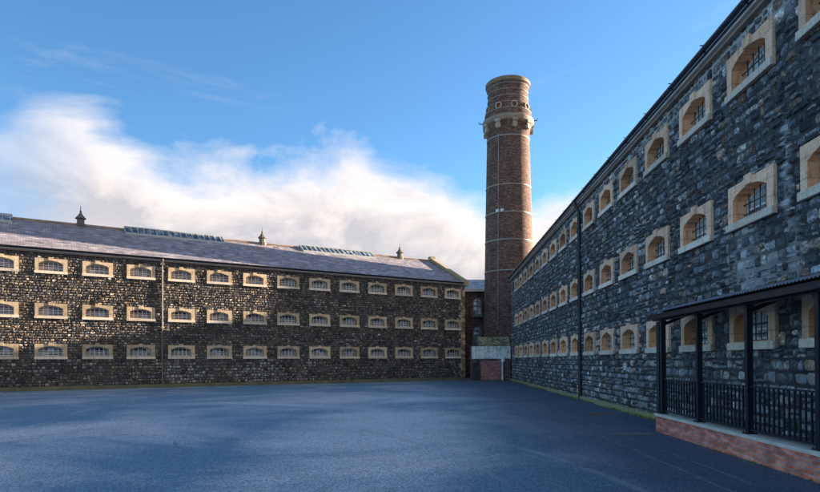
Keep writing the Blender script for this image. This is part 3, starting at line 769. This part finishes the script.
for (ya, yb) in ((298, 316), (327, 345)):
    m = MB(); xa_, xb_, za_, zb_ = lx(473.3), lx(481.8), lz(yb), lz(ya); r_ = (xb_ - xa_) / 2
    arc = [((xa_ + xb_) / 2 + r_ * math.cos(t * PI / 10), zb_ - r_ + r_ * math.sin(t * PI / 10)) for t in range(11)]
    for (ax, az), (bx, bz) in zip(arc, arc[1:]): m.bar((ax, -.05, az), (bx, -.05, bz), .10, .12)
    m.box(xa_ - .06, xa_ + .05, -.1, -.004, za_, zb_ - r_); m.box(xb_ - .05, xb_ + .06, -.1, -.004, za_, zb_ - r_)
    m.box(xa_ - .15, xb_ + .15, -.16, -.004, za_ - .12, za_)
    m.box((xa_ + xb_) / 2 - .03, (xa_ + xb_) / 2 + .03, -.08, -.02, za_, zb_ - .1)
    for tt in (.3, .55, .8): m.box(xa_, xb_, -.08, -.02, za_ + (zb_ - za_) * tt - .02, za_ + (zb_ - za_) * tt + .02)
    wd = m.build('window', M['pipe_grey'], ln)
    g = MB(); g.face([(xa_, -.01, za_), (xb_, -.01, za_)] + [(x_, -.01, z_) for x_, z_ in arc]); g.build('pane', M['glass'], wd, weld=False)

# unseen block added behind the near wing to shade yard and far wing
HX, HY = 19.4, 50.6
hl = empty('added_shadow_block', (HX, HY, 0)); tag(hl, 'plain unseen stone block added behind the right-hand wing to cast shadow', 'building')
HZ = 9.35 + EYE
m = MB(); m.box(0, 15, 0, 26, 0, HZ - .35); m.build('wall', M['quoin'], hl)
m = MB(); m.box(-.2, 15.2, -.2, 26.2, HZ - .345, HZ); m.build('parapet', M['cornice'], hl)

# ------------------------------------------------------------------ covered walkway beside the near wing
CA = math.atan(.042)
# frame: x towards the camera along the wall, y towards the building
def place(o): return o
rz = math.atan2(-math.cos(CA), -math.sin(CA))
cp0 = (5.24, 0, 0)
Y1 = 14.27; YN = -1.5
base = empty('dwarf_wall', cp0, rz); tag(base, 'low worn red brick wall with pale grey coping carrying the railing', 'brick wall')
m = MB(); m.box(-Y1, -YN, 0, .24, 0, .365); m.box(-Y1, -Y1 + .24, .243, .86, 0, .365); m.build('brickwork', M['brick_red'], base, weld=False)
m = MB(); m.box(-Y1 - .03, -YN, -.03, .27, .37, .43); m.box(-Y1 - .03, -Y1 + .27, .273, .86, .37, .43); m.build('coping', M['coping'], base, weld=False)
walk = MB(); walk.box(-Y1 + .28, -YN, .28, .85, 0, .38); wk = walk.build('walkway', M['floor_conc']); wk.location = cp0; wk.rotation_euler = (0, 0, rz); wk['kind'] = 'structure'
cn = empty('walkway_canopy', cp0, rz); tag(cn, 'dark iron lean-to canopy with corrugated roof and slim posts against the right-hand wing', 'canopy')
posts = [14.1, 12.18, 10.25, 8.35, 6.43, 4.5, 2.58, .66]
for i, yy in enumerate(posts):
    m = MB(); x = -yy
    m.box(x - .045, x + .045, .07, .085, .43, 2.62); m.box(x - .045, x + .045, .155, .17, .43, 2.62); m.box(x - .010, x + .010, .085, .155, .43, 2.62)
    m.box(x - .07, x + .07, .055, .185, 2.57, 2.62)
    for bx_ in (-.065, .065):
        for by_ in (.05, .19): m.tube([(x + bx_, by_, .44), (x + bx_, by_, .47)], .012, 6)
    m.box(x - .09, x + .09, .03, .21, .43, .445)
    m.bar((x, .12, 2.52), (x, .80, 2.80), .05, .07)
    m.build('post', M['iron'], cn, weld=False)
m = MB(); m.tube([(-14.33, .09, 0), (-14.33, .09, 2.6)], .045, 8); m.build('downpipe', M['iron'], cn, smooth=True)
m = MB(); m.box(-14.6, -YN, .06, .18, 2.625, 2.70)
m.box(-14.6, -YN, -.09, -.07, 2.65, 2.76); m.build('beam', M['iron'], cn, weld=False)
m = MB()
yy = YN + .01
while yy < 14.6: yy += 1.0
for t in (.3, .6): m.box(-14.6, -YN, t, t + .05, 2.73 + t * .35, 2.78 + t * .35)
m.build('purlin', M['iron'], cn, weld=False)
m = MB(); x = -14.65; stp = .019; pitch = .09
cols = []
while x < -YN:
    cols.append((x, .014 * math.sin(2 * PI * x / pitch))); x += stp
def rz_(y): return 2.80 + (y + .14) * .25
for (xa_, za_), (xb_, zb_) in zip(cols, cols[1:]):
    m.face([(xa_, -.16, rz_(-.16) + za_), (xb_, -.16, rz_(-.16) + zb_), (xb_, .93, rz_(.93) + zb_), (xa_, .93, rz_(.93) + za_)])
m.build('roof_sheet', M['corrugated'], cn, smooth=True)

rl = empty('railing', cp0, rz); tag(rl, 'black vertical-bar iron railing on the low brick wall under the canopy', 'railing')
def seg(fn):
    for a_, b_ in zip([14.1 - .06] + [p - .06 for p in posts[1:-1]], [p + .06 for p in posts[1:]]): fn(-a_, -b_)
m = MB(); seg(lambda a_, b_: m.box(a_, b_, .095, .145, 1.225, 1.25)); m.build('top_rail', M['iron'], rl, weld=False)
m = MB(); seg(lambda a_, b_: m.box(a_, b_, .095, .145, .49, .515)); m.build('bottom_rail', M['iron'], rl, weld=False)
proto = None
def bal(a_, b_):
    global proto
    n = 13
    for i in range(1, n):
        x = a_ + (b_ - a_) * i / n
        if proto is None:
            m = MB(); m.box(-.011, .011, .107, .133, .516, 1.224); proto = m.build('baluster', M['iron'], rl); proto.location = (x, 0, 0)
        else:
            c = proto.copy(); C.objects.link(c); c.parent = rl; c.location = (x, 0, 0)
seg(bal)

# ------------------------------------------------------------------ ground
m = MB()
m.face([(-600, -600, 0), (600, -600, 0), (600, 900, 0), (-600, 900, 0)])
g = m.build('ground', M['asphalt']); g['kind'] = 'structure'

def grate(x, y, L, Wd, rot, mat, label):
    r = empty('drain_cover', (x, y, 0), rot); tag(r, label, 'drain cover')
    m = MB()
    for s_ in (-1, 1): m.box(-L / 2, L / 2, s_ * Wd / 2 - .012, s_ * Wd / 2 + .012, .004, .016)
    for s_ in (-1, 1): m.box(s_ * L / 2 - .012, s_ * L / 2 + .012, -Wd / 2 + .0125, Wd / 2 - .0125, .004, .016)
    m.build('frame', mat, r)
    m = MB(); n = int(L / .045)
    for i in range(1, n): xx = -L / 2 + L * i / n; m.box(xx - .008, xx + .008, -Wd / 2 + .013, Wd / 2 - .013, .005, .014)
    m.build('grating', mat, r)
M['rust'] = simple('rusty_iron', (.26, .11, .06), .8, .1, var=.4, vscale=12)
M['pale_iron'] = simple('worn_pale_iron', (.20, .20, .19), .6, .2, var=.4, vscale=9)
grate(5.9, 18.7, .62, .34, 0, M['rust'], 'rusty iron drain grate in the dark tarmac near the right wing')
grate(5.05, 13.7, .9, .26, 0, M['pale_iron'], 'pale worn drain grate beside the corner of the low brick wall')
# moss and grass growing in the joint where the wings meet the yard
k = NT('dry_grass'); oo = k.tc.outputs['Object']
k.set(**{'Base Color': k.mix(k.ramp(k.noise(oo, 2.5, 5), [(.4, 0), (.6, 1)]), (.13, .15, .04), (.33, .29, .12)), 'Roughness': .9})
M['grass'] = k.m
m = MB()
rg_ = random.Random(5)
def tufts(ox, oy, ux, uy, nx, ny, L0, L1, dens, off, hmax):
    n = int((L1 - L0) * dens)
    for _ in range(n):
        t = rg_.uniform(L0, L1)
        if math.sin(t * 1.9) + math.sin(t * .73 + 1) + rg_.uniform(-1, 1) < .1: continue
        d_ = off + abs(rg_.gauss(0, .045)); bx, by = ox + ux * t + nx * d_, oy + uy * t + ny * d_
        h = rg_.uniform(.02, hmax)
        for b_ in range(3):
            a = rg_.uniform(0, 2 * PI); w_ = rg_.uniform(.006, .014); lx_, ly_ = rg_.uniform(-.04, .04), rg_.uniform(-.04, .04)
            m.face([(bx - w_ * math.cos(a), by - w_ * math.sin(a), 0), (bx + w_ * math.cos(a), by + w_ * math.sin(a), 0), (bx + lx_, by + ly_, h * rg_.uniform(.6, 1))])
tufts(D, 0, math.sin(A), math.cos(A), -math.cos(A), math.sin(A), 14.6, 50, 90, .14, .11)
tufts(PX, PY, math.sin(B), math.cos(B), math.cos(B), -math.sin(B), -10, 32, 70, .17, .10)
tufts(5.24, 0, math.sin(CA), math.cos(CA), -math.cos(CA), math.sin(CA), 3, 14.2, 35, .005, .05)
gg = m.build('grass', M['grass'], weld=False); gg['kind'] = 'stuff'

# ------------------------------------------------------------------ sky, sun
PHI = math.radians(25.4); EL = math.radians(10.4)
sd = Vector((math.cos(PHI) * math.cos(EL), math.sin(PHI) * math.cos(EL), math.sin(EL)))
sun = bpy.data.lights.new('sun', 'SUN'); sun.energy = 5.0; sun.angle = math.radians(.5); sun.color = (1, .80, .60)
so = bpy.data.objects.new('sun', sun); C.objects.link(so); so.rotation_euler = (-sd).to_track_quat('-Z', 'Y').to_euler()
w = bpy.data.worlds.new('World'); bpy.context.scene.world = w; w.use_nodes = True
nt = w.node_tree; nt.nodes.clear()
K = NT.__new__(NT); K.t = nt
out = nt.nodes.new('ShaderNodeOutputWorld'); bg = nt.nodes.new('ShaderNodeBackground'); nt.links.new(bg.outputs[0], out.inputs[0])
sky = nt.nodes.new('ShaderNodeTexSky'); sky.sky_type = 'NISHITA'; sky.sun_disc = False
sky.sun_elevation = EL; sky.sun_rotation = PI / 2 - PHI; sky.air_density = 1.0; sky.dust_density = .3; sky.ozone_density = 2.5
tcn = nt.nodes.new('ShaderNodeTexCoord'); dirv = tcn.outputs['Generated']
X, Y, Z = K.sep(dirv)[:3]
az = K.math('ARCTAN2', X, Y)                       # 0 = north (+Y), right positive
el = K.math('ARCSINE', Z)
SKY_TOP = None
# cloud bank: upper edge follows the azimuth
azn = K.math('MULTIPLY_ADD', az, 1 / 2.4, .5)      # -1.2..1.2 rad -> 0..1
fc = nt.nodes.new('ShaderNodeFloatCurve')
K.put(fc.inputs['Value'], azn)
cv_ = fc.mapping.curves[0]
def pix(xp, yp):
    dx, dz = (xp - 410) / 600, (360.6 - yp) / 600
    return math.atan2(dx, 1), math.atan2(dz, math.hypot(1, dx))
edge = [(-120, 150), (-60, 130), (-5, 112), (30, 92), (70, 96), (110, 118), (160, 140), (230, 152), (300, 152), (360, 160), (400, 176), (450, 190), (480, 200), (520, 198), (560, 182), (600, 168), (700, 160), (860, 140)]
pts = [(pix(a_, b_)) for a_, b_ in edge]
pts = [(p[0] / 2.4 + .5, p[1]) for p in pts]
cv_.points[0].location = (0, .95); cv_.points[1].location = (1, .75)  # both ends, out of view, raised: added cloud for whiter fill light
for p_ in pts: cv_.points.new(*p_)
fc.mapping.update()
top = fc.outputs[0]
cloudv = K.comb(K.math('MULTIPLY', az, 1.0), K.math('MULTIPLY', el, 1.7), 0.0)
n1 = K.noise(cloudv, 3.2, 9, .56, dist=.35); n2 = K.noise(K.mapping(cloudv, (1, 1.6, 1), loc=(4, 2, 0)), 7.5, 8, .6, dist=.3)
d = K.math('SUBTRACT', top, el)
d = K.math('ADD', d, K.math('MULTIPLY', K.math('SUBTRACT', n1, .5), .26)); d = K.math('ADD', d, K.math('MULTIPLY', K.math('SUBTRACT', n2, .5), .07))
mask = K.ramp(K.math('MULTIPLY_ADD', d, 6.0, .48), [(.36, 0), (.52, .35), (.70, .85), (.95, 1.0)])
# thin wisps above the bank
wv = K.mapping(cloudv, (1.0, 2.6, 1), rot=(0, 0, .7))
wis = K.ramp(K.noise(wv, 3.0, 10, .62, dist=.8), [(.58, 0), (.85, .18)])
mask = K.math('MULTIPLY', mask, K.ramp(K.math('ADD', az, K.math('MULTIPLY', n2, .10)), [(0, 0), (1, 1)])) if False else K.math('MULTIPLY', mask, K.ramp(K.math('MULTIPLY_ADD', K.math('ADD', az, K.math('MULTIPLY', K.math('SUBTRACT', n1, .5), .25)), 1.0, 1.0), [(.38, .2), (.52, 1.0)]))
mask = K.math('MAXIMUM', mask, wis)
# body of the cloud: bright crests, greyer and mauve underneath
body = K.ramp(K.math('ADD', K.math('MULTIPLY', d, 2.6), K.math('MULTIPLY', K.noise(cloudv, 5.5, 8, .6, dist=.6), .8)),
              [(.30, (1.0, .97, .94)), (.50, (.97, .91, .87)), (.74, (.55, .56, .61)), (1.05 - .05, (.66, .63, .66))])
CLOUD = 1.0
skyc = K.mix(1.0, sky.outputs[0], (.66, .94, 1.14), 'MULTIPLY')
cl = K.mix(1.0, body, (4.25, 4.1, 4.05), 'MULTIPLY')
fin = K.mix(mask, skyc, cl)
# keep the lower half of the dome plain
nt.links.new(fin, bg.inputs[0]); bg.inputs[1].default_value = .05

# ------------------------------------------------------------------ camera
cam = bpy.data.cameras.new('camera'); co = bpy.data.objects.new('camera', cam); C.objects.link(co)
cam.sensor_width = 36; cam.lens = 598.95 / 820 * 36; cam.shift_y = (354.54 - 246) / 820
cam.clip_start = .1; cam.clip_end = 3000
pit, rol = .0102, -.0044
co.matrix_world = Matrix.Translation((0, 0, EYE)) @ Matrix.Rotation(PI / 2 + pit, 4, 'X') @ Matrix.Rotation(rol, 4, 'Z')
sc = bpy.context.scene; sc.camera = co
sc.view_settings.view_transform = 'Standard'; sc.view_settings.look = 'None'; sc.view_settings.exposure = 2.5; sc.view_settings.gamma = 1
sc.view_settings.use_curve_mapping = False
